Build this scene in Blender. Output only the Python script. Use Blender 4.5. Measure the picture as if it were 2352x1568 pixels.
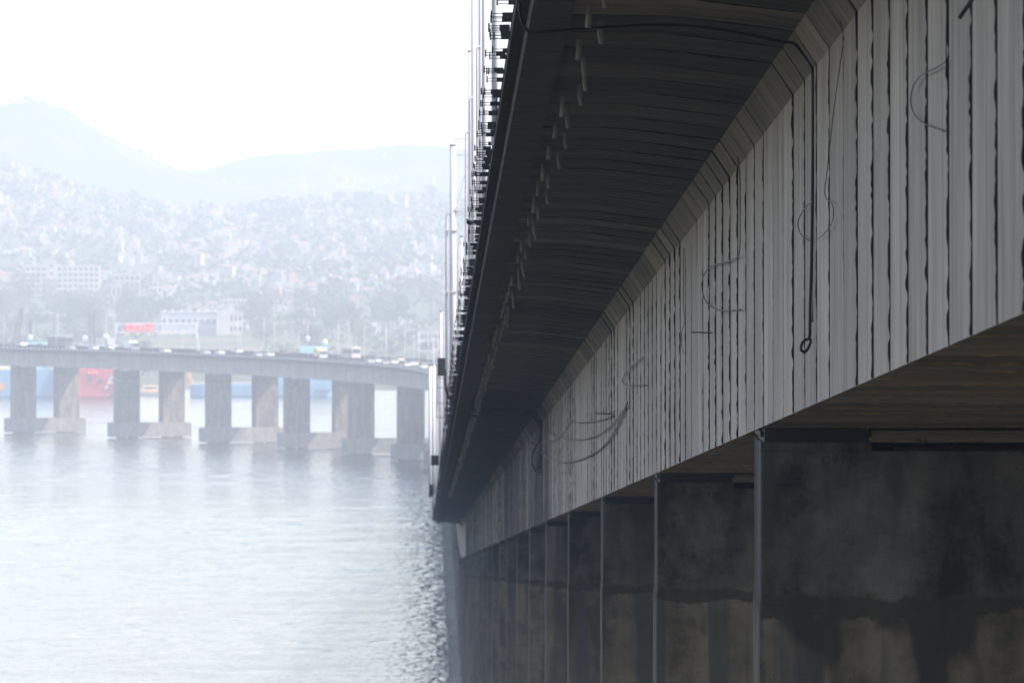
import bpy, math, random
import numpy as np
from mathutils import Vector, noise as mnoise

# ------------------------------------------------------------------ camera, world, sun, exposure
for o in list(bpy.data.objects):
    bpy.data.objects.remove(o)
SC = bpy.context.scene
COL = SC.collection
F = 29600.0                 # focal length in units of a 2352 px wide frame
CX, CY, CH = 980.0, 427.0, 72.0   # bridge axis vanishing column, horizon row, camera height (m)
cam_d = bpy.data.cameras.new('camera')
cam = bpy.data.objects.new('camera', cam_d); COL.objects.link(cam)
cam.location = (0, 0, CH); cam.rotation_euler = (math.radians(90), 0, 0)
cam_d.sensor_width = 36; cam_d.lens = 36 * F / 2352
cam_d.shift_x = (1176 - CX) / 2352; cam_d.shift_y = (CY - 784) / 2352
cam_d.clip_start = 1; cam_d.clip_end = 60000
cam_d.dof.use_dof = True; cam_d.dof.focus_distance = 190; cam_d.dof.aperture_fstop = 11
SC.camera = cam

SUN_EL, SUN_AZ = math.radians(47), math.radians(108)      # azimuth clockwise from +Y
w = bpy.data.worlds.new('World'); SC.world = w; w.use_nodes = True
nt = w.node_tree; bg = nt.nodes['Background']
sky = nt.nodes.new('ShaderNodeTexSky'); sky.sky_type = 'NISHITA'; sky.sun_disc = False
sky.sun_elevation = SUN_EL; sky.sun_rotation = SUN_AZ
sky.air_density = 1.0; sky.dust_density = 1.0; sky.ozone_density = 1.0
nt.links.new(sky.outputs[0], bg.inputs[0]); bg.inputs[1].default_value = 0.135
sl = bpy.data.lights.new('sun', 'SUN'); so = bpy.data.objects.new('sun', sl); COL.objects.link(so)
sl.energy = 2.8; sl.angle = math.radians(0.8); sl.color = (1, 0.93, 0.83)
sd = Vector((math.cos(SUN_EL) * math.sin(SUN_AZ), math.cos(SUN_EL) * math.cos(SUN_AZ), math.sin(SUN_EL)))
so.rotation_euler = sd.to_track_quat('Z', 'Y').to_euler(); so.location = (200, -200, 300)

vs = SC.view_settings
vs.view_transform = 'Standard'; vs.look = 'None'; vs.exposure = 1.58; vs.gamma = 1; vs.use_curve_mapping = False
vs.use_white_balance = True; vs.white_balance_temperature = 8100; vs.white_balance_tint = 17
SC.render.engine = 'CYCLES'
cy = SC.cycles
cy.use_denoising = True
cy.max_bounces = 6; cy.diffuse_bounces = 3; cy.glossy_bounces = 3; cy.transmission_bounces = 2; cy.volume_bounces = 1
cy.sample_clamp_indirect = 8
HAZE_DENSITY = 0.00015
rnd = random.Random(7)

# ------------------------------------------------------------------ helpers
def at(px, py, Y):
    """point at distance Y for a frame position (2352 x 1568 grid)"""
    return Vector(((px - CX) * Y / F, Y, CH + (CY - py) * Y / F))

def link(o, parent=None):
    COL.objects.link(o)
    if parent is not None: o.parent = parent
    return o

def tag(o, label=None, cat=None, group=None, kind=None):
    if label: o['label'] = label
    if cat: o['category'] = cat
    if group: o['group'] = group
    if kind: o['kind'] = kind
    return o

def empty(name, loc=(0, 0, 0), rz=0.0, label=None, cat=None, group=None):
    o = bpy.data.objects.new(name, None); COL.objects.link(o)
    o.location = loc; o.rotation_euler = (0, 0, rz); o.empty_display_size = 0.2
    return tag(o, label, cat, group)

class MB:
    def __init__(s): s.v = []; s.f = []; s.m = []; s.smooth = False
    def add(s, vs, fs, mi=0):
        b = len(s.v); s.v += [tuple(p) for p in vs]
        s.f += [tuple(i + b for i in f) for f in fs]; s.m += [mi] * len(fs); return s
    def box(s, x0, x1, y0, y1, z0, z1, mi=0, taper=0.0):
        t = taper
        vs = [(x0, y0, z0), (x1, y0, z0), (x1, y1, z0), (x0, y1, z0),
              (x0 + t, y0 + t, z1), (x1 - t, y0 + t, z1), (x1 - t, y1 - t, z1), (x0 + t, y1 - t, z1)]
        return s.add(vs, [(3, 2, 1, 0), (4, 5, 6, 7), (0, 1, 5, 4), (1, 2, 6, 5), (2, 3, 7, 6), (3, 0, 4, 7)], mi)
    def tube(s, pts, r, n=8, mi=0, r1=None, cap=True):
        pts = [Vector(p) for p in pts]; k = len(pts); rings = []
        up = None
        for i, p in enumerate(pts):
            d = (pts[min(i + 1, k - 1)] - pts[max(i - 1, 0)])
            d = d.normalized() if d.length > 1e-9 else Vector((0, 0, 1))
            if up is None: up = Vector((0, 1, 0)) if abs(d.y) < 0.9 else Vector((1, 0, 0))
            a = d.cross(up)
            if a.length < 1e-4: a = d.cross(Vector((1, 0, 0.3)))
            a.normalize(); b = d.cross(a).normalized(); up = a.cross(d).normalized()
            rr = r if r1 is None else r + (r1 - r) * i / max(1, k - 1)
            rings.append([p + (a * math.cos(2 * math.pi * j / n) + b * math.sin(2 * math.pi * j / n)) * rr for j in range(n)])
        vs = [q for rg in rings for q in rg]; fs = []
        for i in range(k - 1):
            for j in range(n):
                fs.append((i * n + j, i * n + (j + 1) % n, (i + 1) * n + (j + 1) % n, (i + 1) * n + j))
        if cap: fs.append(tuple(range(n - 1, -1, -1))); fs.append(tuple((k - 1) * n + j for j in range(n)))
        return s.add(vs, fs, mi)
    def ball(s, c, r, n=10, mi=0, sz=1.0):
        c = Vector(c); vs = []; fs = []; m = n // 2
        for i in range(m + 1):
            t = math.pi * i / m
            for j in range(n):
                a = 2 * math.pi * j / n
                vs.append(c + Vector((r * math.sin(t) * math.cos(a), r * math.sin(t) * math.sin(a), r * sz * math.cos(t))))
        for i in range(m):
            for j in range(n):
                fs.append((i * n + j, (i + 1) * n + j, (i + 1) * n + (j + 1) % n, i * n + (j + 1) % n))
        return s.add(vs, fs, mi)
    def prism(s, poly, y0, y1, mi=0, mats=None):
        """polygon in x,z (counter-clockwise seen from -y) extruded along y"""
        n = len(poly)
        vs = [(x, y0, z) for x, z in poly] + [(x, y1, z) for x, z in poly]
        b = len(s.v); s.v += vs
        for i in range(n):
            j = (i + 1) % n
            s.f.append((b + i, b + n + i, b + n + j, b + j)); s.m.append(mats[i] if mats else mi)
        s.f.append(tuple(b + i for i in range(n))); s.m.append(mi)
        s.f.append(tuple(b + n + i for i in range(n - 1, -1, -1))); s.m.append(mi)
        return s
    def mesh(s, name, mats):
        me = bpy.data.meshes.new(name); me.from_pydata(s.v, [], s.f); me.update()
        for m in (mats if isinstance(mats, (list, tuple)) else [mats]): me.materials.append(m)
        if any(s.m): me.polygons.foreach_set('material_index', s.m)
        if s.smooth: me.polygons.foreach_set('use_smooth', [True] * len(me.polygons))
        return me
    def build(s, name, mats, parent=None, loc=None):
        o = bpy.data.objects.new(name, s.mesh(name, mats))
        if loc is not None: o.location = loc
        return link(o, parent)

def inst(name, me, parent=None, loc=(0, 0, 0), rot=(0, 0, 0), color=None, scale=None):
    o = bpy.data.objects.new(name, me); o.location = loc; o.rotation_euler = rot
    if color: o.color = color
    if scale: o.scale = scale
    return link(o, parent)

def copy_tree(o, parent=None):
    c = o.copy(); COL.objects.link(c); c.parent = parent
    for ch in [x for x in KIDS.get(o.name, [])]: copy_tree(ch, c)
    return c
KIDS = {}
def remember(o):
    """index children once so that copies stay cheap"""
    KIDS[o.name] = list(o.children)
    for ch in o.children: remember(ch)
    return o

def fbm(x, y, z=0.0, o=4):
    return mnoise.fractal(Vector((x, y, z)), 1.0, 2.0, o)

# ------------------------------------------------------------------ materials
class NT:
    def __init__(s, name, rough=0.8, spec=0.3):
        s.m = bpy.data.materials.new(name); s.m.use_nodes = True
        s.t = s.m.node_tree; s.b = s.t.nodes['Principled BSDF']
        s.b.inputs['Roughness'].default_value = rough
        s.b.inputs['Specular IOR Level'].default_value = spec
    def n(s, typ, **kw):
        nd = s.t.nodes.new(typ)
        for k, v in kw.items(): setattr(nd, k, v)
        return nd
    def l(s, a, b): s.t.links.new(a, b)
    def math(s, op, a, b=None, clamp=False):
        nd = s.n('ShaderNodeMath', operation=op, use_clamp=clamp)
        for i, v in enumerate((a, b)):
            if v is None: continue
            if isinstance(v, (int, float)): nd.inputs[i].default_value = v
            else: s.l(v, nd.inputs[i])
        return nd.outputs[0]
    def coords(s, scale=(1, 1, 1), kind='Object', rand=True):
        tc = s.n('ShaderNodeTexCoord'); out = tc.outputs[kind]
        mp = s.n('ShaderNodeMapping'); mp.inputs['Scale'].default_value = scale
        s.l(out, mp.inputs['Vector'])
        if rand:
            oi = s.n('ShaderNodeObjectInfo')
            r = s.math('MULTIPLY', oi.outputs['Random'], 211.0)
            va = s.n('ShaderNodeVectorMath', operation='ADD')
            s.l(mp.outputs[0], va.inputs[0]); s.l(r, va.inputs[1])
            return va.outputs[0]
        return mp.outputs[0]
    def noise(s, vec, scale=1.0, detail=4.0, rough=0.55, dist=0.0):
        nd = s.n('ShaderNodeTexNoise'); nd.inputs['Scale'].default_value = scale
        nd.inputs['Detail'].default_value = detail; nd.inputs['Roughness'].default_value = rough
        nd.inputs['Distortion'].default_value = dist; s.l(vec, nd.inputs['Vector'])
        return nd.outputs['Fac']
    def ramp(s, fac, stops):
        nd = s.n('ShaderNodeValToRGB'); cr = nd.color_ramp
        while len(cr.elements) < len(stops): cr.elements.new(0.5)
        for e, (p, c) in zip(cr.elements, stops):
            e.position = p; e.color = (c, c, c, 1) if isinstance(c, (int, float)) else (*c, 1)
        s.l(fac, nd.inputs[0]); return nd.outputs[0]
    def mix(s, fac, a, b, mode='MIX'):
        nd = s.n('ShaderNodeMix', data_type='RGBA', blend_type=mode)
        for i, v in ((0, fac), (6, a), (7, b)):
            if isinstance(v, (int, float)): nd.inputs[i].default_value = v
            elif isinstance(v, tuple): nd.inputs[i].default_value = (*v, 1)
            else: s.l(v, nd.inputs[i])
        return nd.outputs[2]
    def base(s, c): s.l(c, s.b.inputs['Base Color']); return s
    def bump(s, h, strength=0.3, dist=0.02):
        nd = s.n('ShaderNodeBump'); nd.inputs['Strength'].default_value = strength; nd.inputs['Distance'].default_value = dist
        s.l(h, nd.inputs['Height']); s.l(nd.outputs[0], s.b.inputs['Normal']); return s

def simple(name, c, rough=0.6, var=0.25, scale=0.6, spec=0.3, metal=0.0, stretch=(1, 1, 0.4)):
    m = NT(name, rough, spec); m.b.inputs['Metallic'].default_value = metal
    f = m.noise(m.coords(stretch), scale, 5)
    lo = tuple(max(0, x * (1 - var)) for x in c); hi = tuple(min(1, x * (1 + var)) for x in c)
    m.base(m.mix(m.ramp(f, [(0.3, 0.0), (0.7, 1.0)]), lo, hi))
    return m.m

def concrete(name, light, dark, mould, streak=(0.4, 2.2, 0.22), mould_gain=1.0, bump=0.4, vary=0.0):
    """weathered concrete: vertical streaks, soft blotches, black growth whose amount is the object's colour (G); tone is R"""
    m = NT(name, 0.88, 0.2)
    oi = m.n('ShaderNodeObjectInfo'); sep = m.n('ShaderNodeSeparateColor'); m.l(oi.outputs['Color'], sep.inputs[0])
    st = m.noise(m.coords(streak), 1.0, 5, 0.6)
    fi = m.noise(m.coords((0.6, 9.0, 0.35)), 1.0, 3, 0.6)
    bl = m.noise(m.coords((0.5, 0.35, 0.35)), 1.0, 6, 0.65)
    f = m.math('ADD', m.math('MULTIPLY', st, 0.45), m.math('ADD', m.math('MULTIPLY', bl, 0.35), m.math('MULTIPLY', fi, 0.2)))
    col = m.mix(m.ramp(f, [(0.36, 0.0), (0.62, 1.0)]), dark, light)
    mo = m.noise(m.coords((0.5, 0.9, 0.28)), 1.0, 7, 0.72, 0.4)
    th = m.math('SUBTRACT', 0.78, m.math('MULTIPLY', sep.outputs[1], 0.42 * mould_gain))
    mk = m.math('MULTIPLY', m.math('SUBTRACT', mo, th), 9.0, True)
    col = m.mix(m.math('MULTIPLY', mk, 0.85), col, mould)
    tn = m.n('ShaderNodeAttribute'); tn.attribute_name = 'tone'
    k = m.math('ADD', sep.outputs[0], tn.outputs['Fac'])
    if vary:
        k = m.math('MULTIPLY', k, m.math('ADD', 1.0 - vary, m.math('MULTIPLY', sep.outputs[2], 2 * vary)))
    g = m.n('ShaderNodeCombineColor')
    for i in range(3): m.l(k, g.inputs[i])
    col = m.mix(1.0, col, g.outputs[0], 'MULTIPLY')
    m.base(col)
    m.bump(f, bump, 0.03)
    return m.m

M_WEB = concrete('concrete_web', (0.52, 0.455, 0.395), (0.22, 0.196, 0.176), (0.03, 0.032, 0.03))
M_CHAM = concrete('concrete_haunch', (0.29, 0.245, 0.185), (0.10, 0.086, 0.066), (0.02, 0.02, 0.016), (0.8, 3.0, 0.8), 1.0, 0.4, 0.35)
M_WING = concrete('concrete_slab_soffit_shaded', (0.115, 0.09, 0.058), (0.0035, 0.0052, 0.004), (0.006, 0.006, 0.005), (0.12, 1.6, 0.5), 1.4, 0.4, 0.7)  # stained slab underside, far darker than the web: shade painted into the colour
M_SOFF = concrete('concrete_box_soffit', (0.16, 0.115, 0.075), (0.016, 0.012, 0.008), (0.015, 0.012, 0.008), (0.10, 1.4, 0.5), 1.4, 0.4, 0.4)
M_EDGE = concrete('concrete_edge', (0.05, 0.044, 0.035), (0.014, 0.0125, 0.0105), (0.02, 0.02, 0.018), (1.0, 0.8, 1.0))
M_CAP = concrete('concrete_pile_cap', (0.27, 0.27, 0.265), (0.13, 0.13, 0.125), (0.03, 0.032, 0.03), (0.8, 0.8, 0.2))
M_ROAD = simple('asphalt', (0.06, 0.06, 0.062), 0.9, 0.3, 0.5)
M_MASTIC = simple('black_joint_mastic', (0.012, 0.011, 0.010), 0.75, 0.4, 6.0)
M_MASTIC_BROWN = simple('brown_joint_mastic', (0.20, 0.115, 0.05), 0.8, 0.6, 5.0)
M_RUBBER = simple('black_rubber', (0.012, 0.012, 0.012), 0.7, 0.3, 3.0)
M_CABLE = simple('black_cable', (0.012, 0.012, 0.013), 0.55, 0.3, 3.0)
M_STEEL = simple('dark_steel', (0.025, 0.025, 0.028), 0.6, 0.4, 3.0)
M_PIPE = simple('grey_plastic_pipe', (0.19, 0.175, 0.15), 0.6, 0.3, 4.0)
M_POST = simple('white_painted_steel', (0.50, 0.53, 0.59), 0.4, 0.06, 1.0)
M_GALV = simple('galvanised_steel', (0.45, 0.47, 0.50), 0.45, 0.15, 2.0, metal=0.4)

def pier_material():
    m = NT('concrete_pier', 0.9, 0.2)
    c1 = m.coords((0.5, 0.5, 0.13)); c2 = m.coords((0.9, 0.9, 0.9)); c3 = m.coords((1.6, 1.6, 0.10))
    st = m.noise(c1, 1.6, 5, 0.6); bl = m.noise(c2, 1.3, 8, 0.72)
    f = m.math('ADD', m.math('MULTIPLY', st, 0.55), m.math('MULTIPLY', bl, 0.45))
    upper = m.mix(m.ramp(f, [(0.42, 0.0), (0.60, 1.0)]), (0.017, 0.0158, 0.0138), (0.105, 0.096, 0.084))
    lower = m.mix(m.ramp(f, [(0.42, 0.0), (0.60, 1.0)]), (0.048, 0.040, 0.031), (0.15, 0.125, 0.095))
    gs = m.ramp(m.noise(c3, 1.0, 3, 0.5), [(0.53, 0.0), (0.60, 1.0)])
    lower = m.mix(m.math('MULTIPLY', gs, 0.75), lower, (0.045, 0.046, 0.049))
    # the pour joint 2.5 m below the pier head, and the damp that runs down from it
    tc = m.n('ShaderNodeTexCoord'); sep = m.n('ShaderNodeSeparateXYZ'); m.l(tc.outputs['Object'], sep.inputs[0])
    wob = m.noise(m.coords((0.75, 0.75, 0.0)), 1.0, 2, 0.5)
    wob2 = m.noise(m.coords((2.2, 2.2, 2.2)), 1.0, 6, 0.7)
    zj = m.math('ADD', sep.outputs[2], m.math('MULTIPLY', m.math('SUBTRACT', wob2, 0.5), 0.45))
    below = m.math('MULTIPLY', m.math('SUBTRACT', -2.28, zj), 14.0, True)
    dep = m.math('SUBTRACT', -2.40, zj)
    blob = m.noise(m.coords((0.95, 0.95, 0.42)), 1.0, 2.5, 0.5)
    val = m.math('SUBTRACT', m.math('ADD', blob, m.math('MULTIPLY', m.math('SUBTRACT', 0.22, dep), 1.6, True)), m.math('MULTIPLY', dep, 0.075))
    damp_low = m.math('MULTIPLY', m.math('SUBTRACT', val, 0.55), 22.0, True)
    damp = m.math('MULTIPLY', below, damp_low)
    col = m.mix(below, upper, lower)
    col = m.mix(m.math('MULTIPLY', damp, 0.8), col, (0.026, 0.0225, 0.018))
    # dark runs from the pier head
    runs = m.ramp(m.noise(m.coords((1.3, 1.3, 0.07)), 1.0, 4, 0.55), [(0.52, 0.0), (0.60, 1.0)])
    hi = m.math('MULTIPLY', m.math('ADD', zj, 2.6), 0.6, True)
    col = m.mix(m.math('MULTIPLY', runs, m.math('MULTIPLY', hi, 0.75)), col, (0.035, 0.037, 0.034))
    oi = m.n('ShaderNodeObjectInfo'); col = m.mix(1.0, col, oi.outputs['Color'], 'MULTIPLY')
    m.base(col); m.bump(bl, 0.3, 0.02)
    return m.m
M_PIER = pier_material()

# ------------------------------------------------------------------ bridge alignment
XC = 14.93                       # centre line between the two carriageways
GC = 6.88                        # girder centre from the centre line
YT, RAD = 3200.0, 1310.0         # the straight ends here and a left-hand curve begins
def soffit_z(s):
    a, b, g = 1655.0, 1975.0, 0.03
    if s <= a: return 74.0 - g * s
    if s >= b: return 74.0 - g * 1815.0
    t = s - a
    return 74.0 - g * s + g * t * t / (2 * (b - a))
def slope(s):
    return (soffit_z(s + 0.5) - soffit_z(s - 0.5))
def path(s, o=0.0, dz=0.0):
    z = soffit_z(s) + dz
    if s <= YT: return Vector((XC + o, s, z)), 0.0
    a = (s - YT) / RAD
    return Vector((XC - RAD + (RAD + o) * math.cos(a), YT + (RAD + o) * math.sin(a), z)), a

# half profile of one box girder, x from the girder centre, z from the soffit
PL = [(-3.45, 0.0), (-3.45, 3.98), (-3.72, 4.38), (-4.35, 4.475), (-5.25, 4.565), (-6.35, 4.58), (-6.35, 4.50), (-6.83, 4.50), (-6.83, 5.10)]
PROF = [(3.45, 0.0)] + PL          # starts bottom right, goes left then up
PROF = PL + [(-x, z) for x, z in PL[::-1]]
# order: left bottom up to left top, then right top down to right bottom (clockwise from -y); reverse for outward normals
POLY = PROF[::-1]
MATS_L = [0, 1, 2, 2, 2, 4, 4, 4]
def edge_mats():
    m = []
    n = len(PROF)
    for i in range(n):
        a, b = PROF[i], PROF[(i + 1) % n]
        k = len(PL)
        if i < k - 1: m.append(MATS_L[i])
        elif i == k - 1: m.append(5)
        elif i < n - 1: m.append(MATS_L[n - 2 - i])
        else: m.append(3)
    return m
EM = edge_mats()                               # material of edge i in PROF order
EMR = [EM[(len(PROF) - 2 - i) % len(PROF)] for i in range(len(PROF))]
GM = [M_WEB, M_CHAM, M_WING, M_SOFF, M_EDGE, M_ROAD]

bridge = empty('bridge', (XC, 0, 0), 0, 'long grey concrete box girder bridge on tall paired piers, curving away over the bay', 'bridge')
OFF = Vector((-XC, 0, 0))
SEG = 4.8
S0, NSEG = 84.6, 300

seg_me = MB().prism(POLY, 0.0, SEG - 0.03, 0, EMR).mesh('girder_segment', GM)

# ragged strips of jointing compound squeezed out between the precast segments
def fin_mesh(seed, amp, brown=False):
    r = random.Random(seed); mb = MB()
    off = r.uniform(0, 500)
    runs = [((2.6, 0.0), (-3.45, 0.0), (0, -1), 0.7, 1), ((-3.45, 0.0), (-3.45, 3.98), (-1, 0), 1.0, 0),
            ((-3.45, 3.98), (-3.72, 4.38), (-0.83, -0.56), 0.75, 0), ((-3.72, 4.38), (-5.25, 4.565), (-0.12, -0.99), 0.45, 0),
            ((-5.25, 4.565), (-6.35, 4.58), (0, -1), 0.4, 0)]
    for (a, b, nn, k, mi) in runs:
        L = math.hypot(b[0] - a[0], b[1] - a[1]); n = max(3, int(L / 0.055)); prev = None
        for i in range(n + 1):
            t = i / n; x = a[0] + (b[0] - a[0]) * t; z = a[1] + (b[1] - a[1]) * t
            q = off + (x * 0.9 + z * 1.1)
            p = 0.62 + 0.35 * mnoise.noise(Vector((q * 1.6, seed, 0))) + 0.5 * mnoise.noise(Vector((q * 4.5, seed, 3.1))) + 0.4 * mnoise.noise(Vector((q * 15, seed, 7.7)))
            gate = mnoise.noise(Vector((q * 0.6, seed * 1.7, 9.0))) + (0.55 if amp > 0.03 else (0.3 if amp > 0.02 else 0.1))
            if mi: p *= 0.9; gate = mnoise.noise(Vector((q * 1.4, seed * 1.3, 4.0))) + 0.15
            p = max(0.0, p) * amp * k * max(0.12, min(1.0, 0.5 + gate * 2.2))
            if p < 0.0015: p = 0.0015
            sag = 0.0
            cur = [(x - nn[0] * 0.01, -0.031, z - nn[1] * 0.01), (x + nn[0] * p, -0.024, z + nn[1] * p - sag),
                   (x + nn[0] * p * 0.9, -0.006, z + nn[1] * p * 0.9 - sag), (x - nn[0] * 0.01, 0.001, z - nn[1] * 0.01)]
            if prev: mb.add(prev + cur, [(0, 1, 5, 4), (1, 2, 6, 5), (2, 3, 7, 6)], mi)
            prev = cur
    return mb.mesh('joint_strip', [M_MASTIC, M_MASTIC_BROWN])
FIN = {k: [fin_mesh(31 * q + 5 + i, k) for i in range(7)] for q, k in enumerate((0.009, 0.023, 0.036))}

def pipe_mesh(x, lean):
    mb = MB(); mb.smooth = False
    mb.tube([(x, 2.3, 4.60), (x, 2.3, 4.42), (x + lean, 2.3, 4.31)], 0.036, 10)
    return mb.mesh('drain_pipe', M_PIPE)
PIPES = [pipe_mesh(-6.05, 0.012), pipe_mesh(-6.17, -0.01), pipe_mesh(-5.98, 0.02)]

for i in range(NSEG):
    s = S0 + i * SEG
    p, h = path(s, -GC)
    tone = 0.94 + 0.09 * fbm(i * 0.21, 3.0) + rnd.uniform(-0.13, 0.08)
    if s > 330: tone -= abs(rnd.gauss(0.05, 0.22)) * min(1.0, (s - 330) / 250)
    dirt = 0.20 + 0.12 * fbm(i * 0.13, 8.0)
    if s > 330: dirt += min(0.62, (s - 330) / 420)
    if 470 < s < 560 or 640 < s < 760: dirt += 0.28; tone -= rnd.choice((0, 0, 0.25, 0.45))
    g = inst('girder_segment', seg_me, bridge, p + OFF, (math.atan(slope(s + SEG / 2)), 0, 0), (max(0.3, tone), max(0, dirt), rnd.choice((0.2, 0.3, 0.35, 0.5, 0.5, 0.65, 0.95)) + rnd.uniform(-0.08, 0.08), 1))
    a = fbm(i * 0.17, 41.0, 0, 2) + rnd.uniform(-0.25, 0.25)
    # near the camera and around two later spans the squeezed-out strips are heavy
    if s < 139: a += 0.95
    elif s < 172: a -= 0.25
    elif s < 212: a += 0.65
    elif 250 < s < 300: a += 0.3
    amp = 0.036 if a > 0.3 else (0.023 if a > -0.15 else 0.009)
    inst('joint_strip', rnd.choice(FIN[amp]), g)
    if s < 1100: inst('drain_pipe', PIPES[i % 2 if rnd.random() < 0.75 else 2], g, (0, rnd.uniform(-0.8, 0.8), rnd.uniform(-0.02, 0.03)))

def sweep(name, s0, s1, side, tone=0.95, dirt=0.3):
    n = max(1, round((s1 - s0) / SEG)); k = len(POLY)
    vs = []; fs = []; mi = []; tn = []
    c, _ = path((s0 + s1) / 2, side * GC)
    for i in range(n):
        t = rnd.uniform(-0.09, 0.09)
        for j, s in enumerate((s0 + (s1 - s0) * i / n, s0 + (s1 - s0) * (i + 1) / n - 0.02)):
            for (x, z) in POLY:
                q, _ = path(s, side * GC + x, z); vs.append(q - c)
        b = i * 2 * k
        for e in range(k):
            f = (e + 1) % k
            fs.append((b + e, b + k + e, b + k + f, b + f)); mi.append(EMR[e]); tn.append(t)
        fs.append(tuple(b + e for e in range(k))); mi.append(0); tn.append(t)
        fs.append(tuple(b + k + e for e in range(k - 1, -1, -1))); mi.append(0); tn.append(t)
    me = bpy.data.meshes.new(name); me.from_pydata(vs, [], fs); me.update()
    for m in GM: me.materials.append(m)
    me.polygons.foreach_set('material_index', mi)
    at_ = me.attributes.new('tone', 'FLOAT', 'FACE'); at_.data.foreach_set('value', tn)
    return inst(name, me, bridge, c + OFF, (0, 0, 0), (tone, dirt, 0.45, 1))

S_END = 4240.0
s_last = S0 + NSEG * SEG
sweep('girder_span', -60, S0 - 0.03, -1)
s = s_last
while s < S_END: sweep('girder_span', s, min(s + 80, S_END), -1, 0.92 + rnd.uniform(-0.05, 0.05), 0.42); s += 80
s = -62.0
while s < S_END: sweep('girder_span', s, min(s + 80, S_END), 1, 0.92 + rnd.uniform(-0.05, 0.05), 0.35); s += 80

# ------------------------------------------------------------------ piers, bearings, pile caps, piles
def pier_mesh(h):
    mb = MB()
    x0, x1, y0, y1, b = -3.45, 3.25, 0.0, 3.7, 0.025
    ring = [(x0 + b, y0), (x1 - b, y0), (x1, y0 + b), (x1, y1 - b), (x1 - b, y1), (x0 + b, y1), (x0, y1 - b), (x0, y0 + b)]
    zs = [-h, -2.42, -2.36, -0.32]; gr = [0.0, 0.0, 0.02, 0.02]
    vs = []
    for z, g in zip(zs, gr):
        for (x, y) in ring:
            vs.append((x * (1 - g / 3.45), (y - 2) * (1 - g / 2) + 2, z))
    fs = []
    for i in range(len(zs) - 1):
        for j in range(8):
            fs.append((i * 8 + j, i * 8 + (j + 1) % 8, (i + 1) * 8 + (j + 1) % 8, (i + 1) * 8 + j))
    fs.append(tuple(24 + j for j in range(8)))
    mb.add(vs, fs)
    for sx in (-1, 1):     # raised plinths under the bearings
        a, c = (x0 + 0.02, x0 + 1.55) if sx < 0 else (x1 - 1.55, x1 - 0.02)
        mb.box(a, c, 0.02, 3.68, -0.33, -0.20)
    return mb
bearing_me = MB().box(-0.72, 0.72, 0.12, 3.5, -0.205, -0.002).box(-0.77, 0.77, 0.4, 3.4, -0.13, -0.06).mesh('bearing', M_RUBBER)
ledge_me = MB().box(-1.9, 3.4, 0.5, 3.0, -0.33, -0.26).ball((-1.2, 0.6, -0.30), 0.5, 10, 0, 0.16).ball((0.7, 0.7, -0.31), 0.8, 10, 0, 0.12).mesh('rubble', M_RUBBER)
cap_me = MB().box(-11.75, 11.75, -3.0, 3.0, 0.3, 4.2).box(-11.55, 11.55, -2.8, 2.8, 4.2, 4.4).mesh('pile_cap', M_CAP)
pile_mb = MB(); pile_mb.smooth = True
pile_me = pile_mb.tube([(0, 0, -6), (0, 0, 0.6)], 1.5, 14).mesh('pile', simple('steel_pile_casing', (0.06, 0.06, 0.06), 0.8, 0.4))

def text_mesh(body, size):
    cu = bpy.data.curves.new('txt', 'FONT'); cu.body = body; cu.size = size; cu.align_x = 'CENTER'; cu.space_character = 1.35
    o = bpy.data.objects.new('txt', cu); COL.objects.link(o)
    dg = bpy.context.evaluated_depsgraph_get()
    me = bpy.data.meshes.new_from_object(o.evaluated_get(dg)); bpy.data.objects.remove(o)
    me.materials.clear(); me.materials.append(M_RUBBER); return me

pier_s = [-62.0] + [178.0 + 80 * n for n in range(51)]
numbers = {178.0: 'C97C', 258.0: 'C98C', 338.0: 'C99C'}
for s in pier_s:
    for side in (-1, 1):
        p, h = path(s, side * GC)
        t = rnd.uniform(0.86, 1.06); col = (t, t * rnd.uniform(0.98, 1.01), t * rnd.uniform(0.95, 1.04), 1)
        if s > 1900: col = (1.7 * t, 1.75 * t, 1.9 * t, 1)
        if s == 178.0: col = (0.95, 0.97, 1.0, 1)
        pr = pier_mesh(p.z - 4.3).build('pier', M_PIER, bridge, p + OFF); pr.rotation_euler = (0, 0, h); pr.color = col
        inst('bearing', bearing_me, pr, (-2.66, 0, 0)); inst('bearing', bearing_me, pr, (2.66, 0, 0))
        if side < 0 and s < 500: inst('mortar_rubble', ledge_me, pr)
        if side < 0 and s in numbers:
            n = inst('pier_number', text_mesh(numbers[s], 0.17), pr, (-2.35, 0.016, -0.50), (math.pi / 2, 0, 0))
    p, h = path(s + 2)
    c = inst('pile_cap', cap_me, bridge, (p.x - XC, p.y, 0), (0, 0, h), (rnd.uniform(0.85, 1.05), rnd.uniform(0.2, 0.6), 0, 1))
    for ox in (-8.6, -5.2, 5.2, 8.6):
        inst('pile', pile_me, c, (ox, 0, 0))
# form-tie holes on the first pier face and a few bent bars on its head
first = [o for o in bridge.children if o.name.startswith('pier') and abs(o.location.y - 178) < 1 and o.location.x < 0][0]
hole = MB().tube([(0, -0.004, 0), (0, 0.02, 0)], 0.012, 8).mesh('tie_hole', M_RUBBER)
for ix in range(6):
    for iz in range(4):
        inst('tie_hole', hole, first, (-3.3 + ix * 1.12 + rnd.uniform(-.04, .04), 0.018 if iz < 3 else 0.0, -0.56 - iz * 0.97 + (0.3 if iz == 2 else 0)))
for (x, a) in ((-1.28, .3), (-1.12, -.1), (0.55, .15), (0.62, -.2), (0.9, .4), (1.05, -.4)):
    mb = MB(); pts = [(x + a * 0.22 * math.sin(t * 3.1), 0.45, -0.33 + 0.16 * math.sin(t * 2.0) + 0.0 * t) for t in [k / 9 for k in range(10)]]
    mb.tube(pts, 0.011, 6); mb.build('bent_bar', M_STEEL, first)

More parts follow.
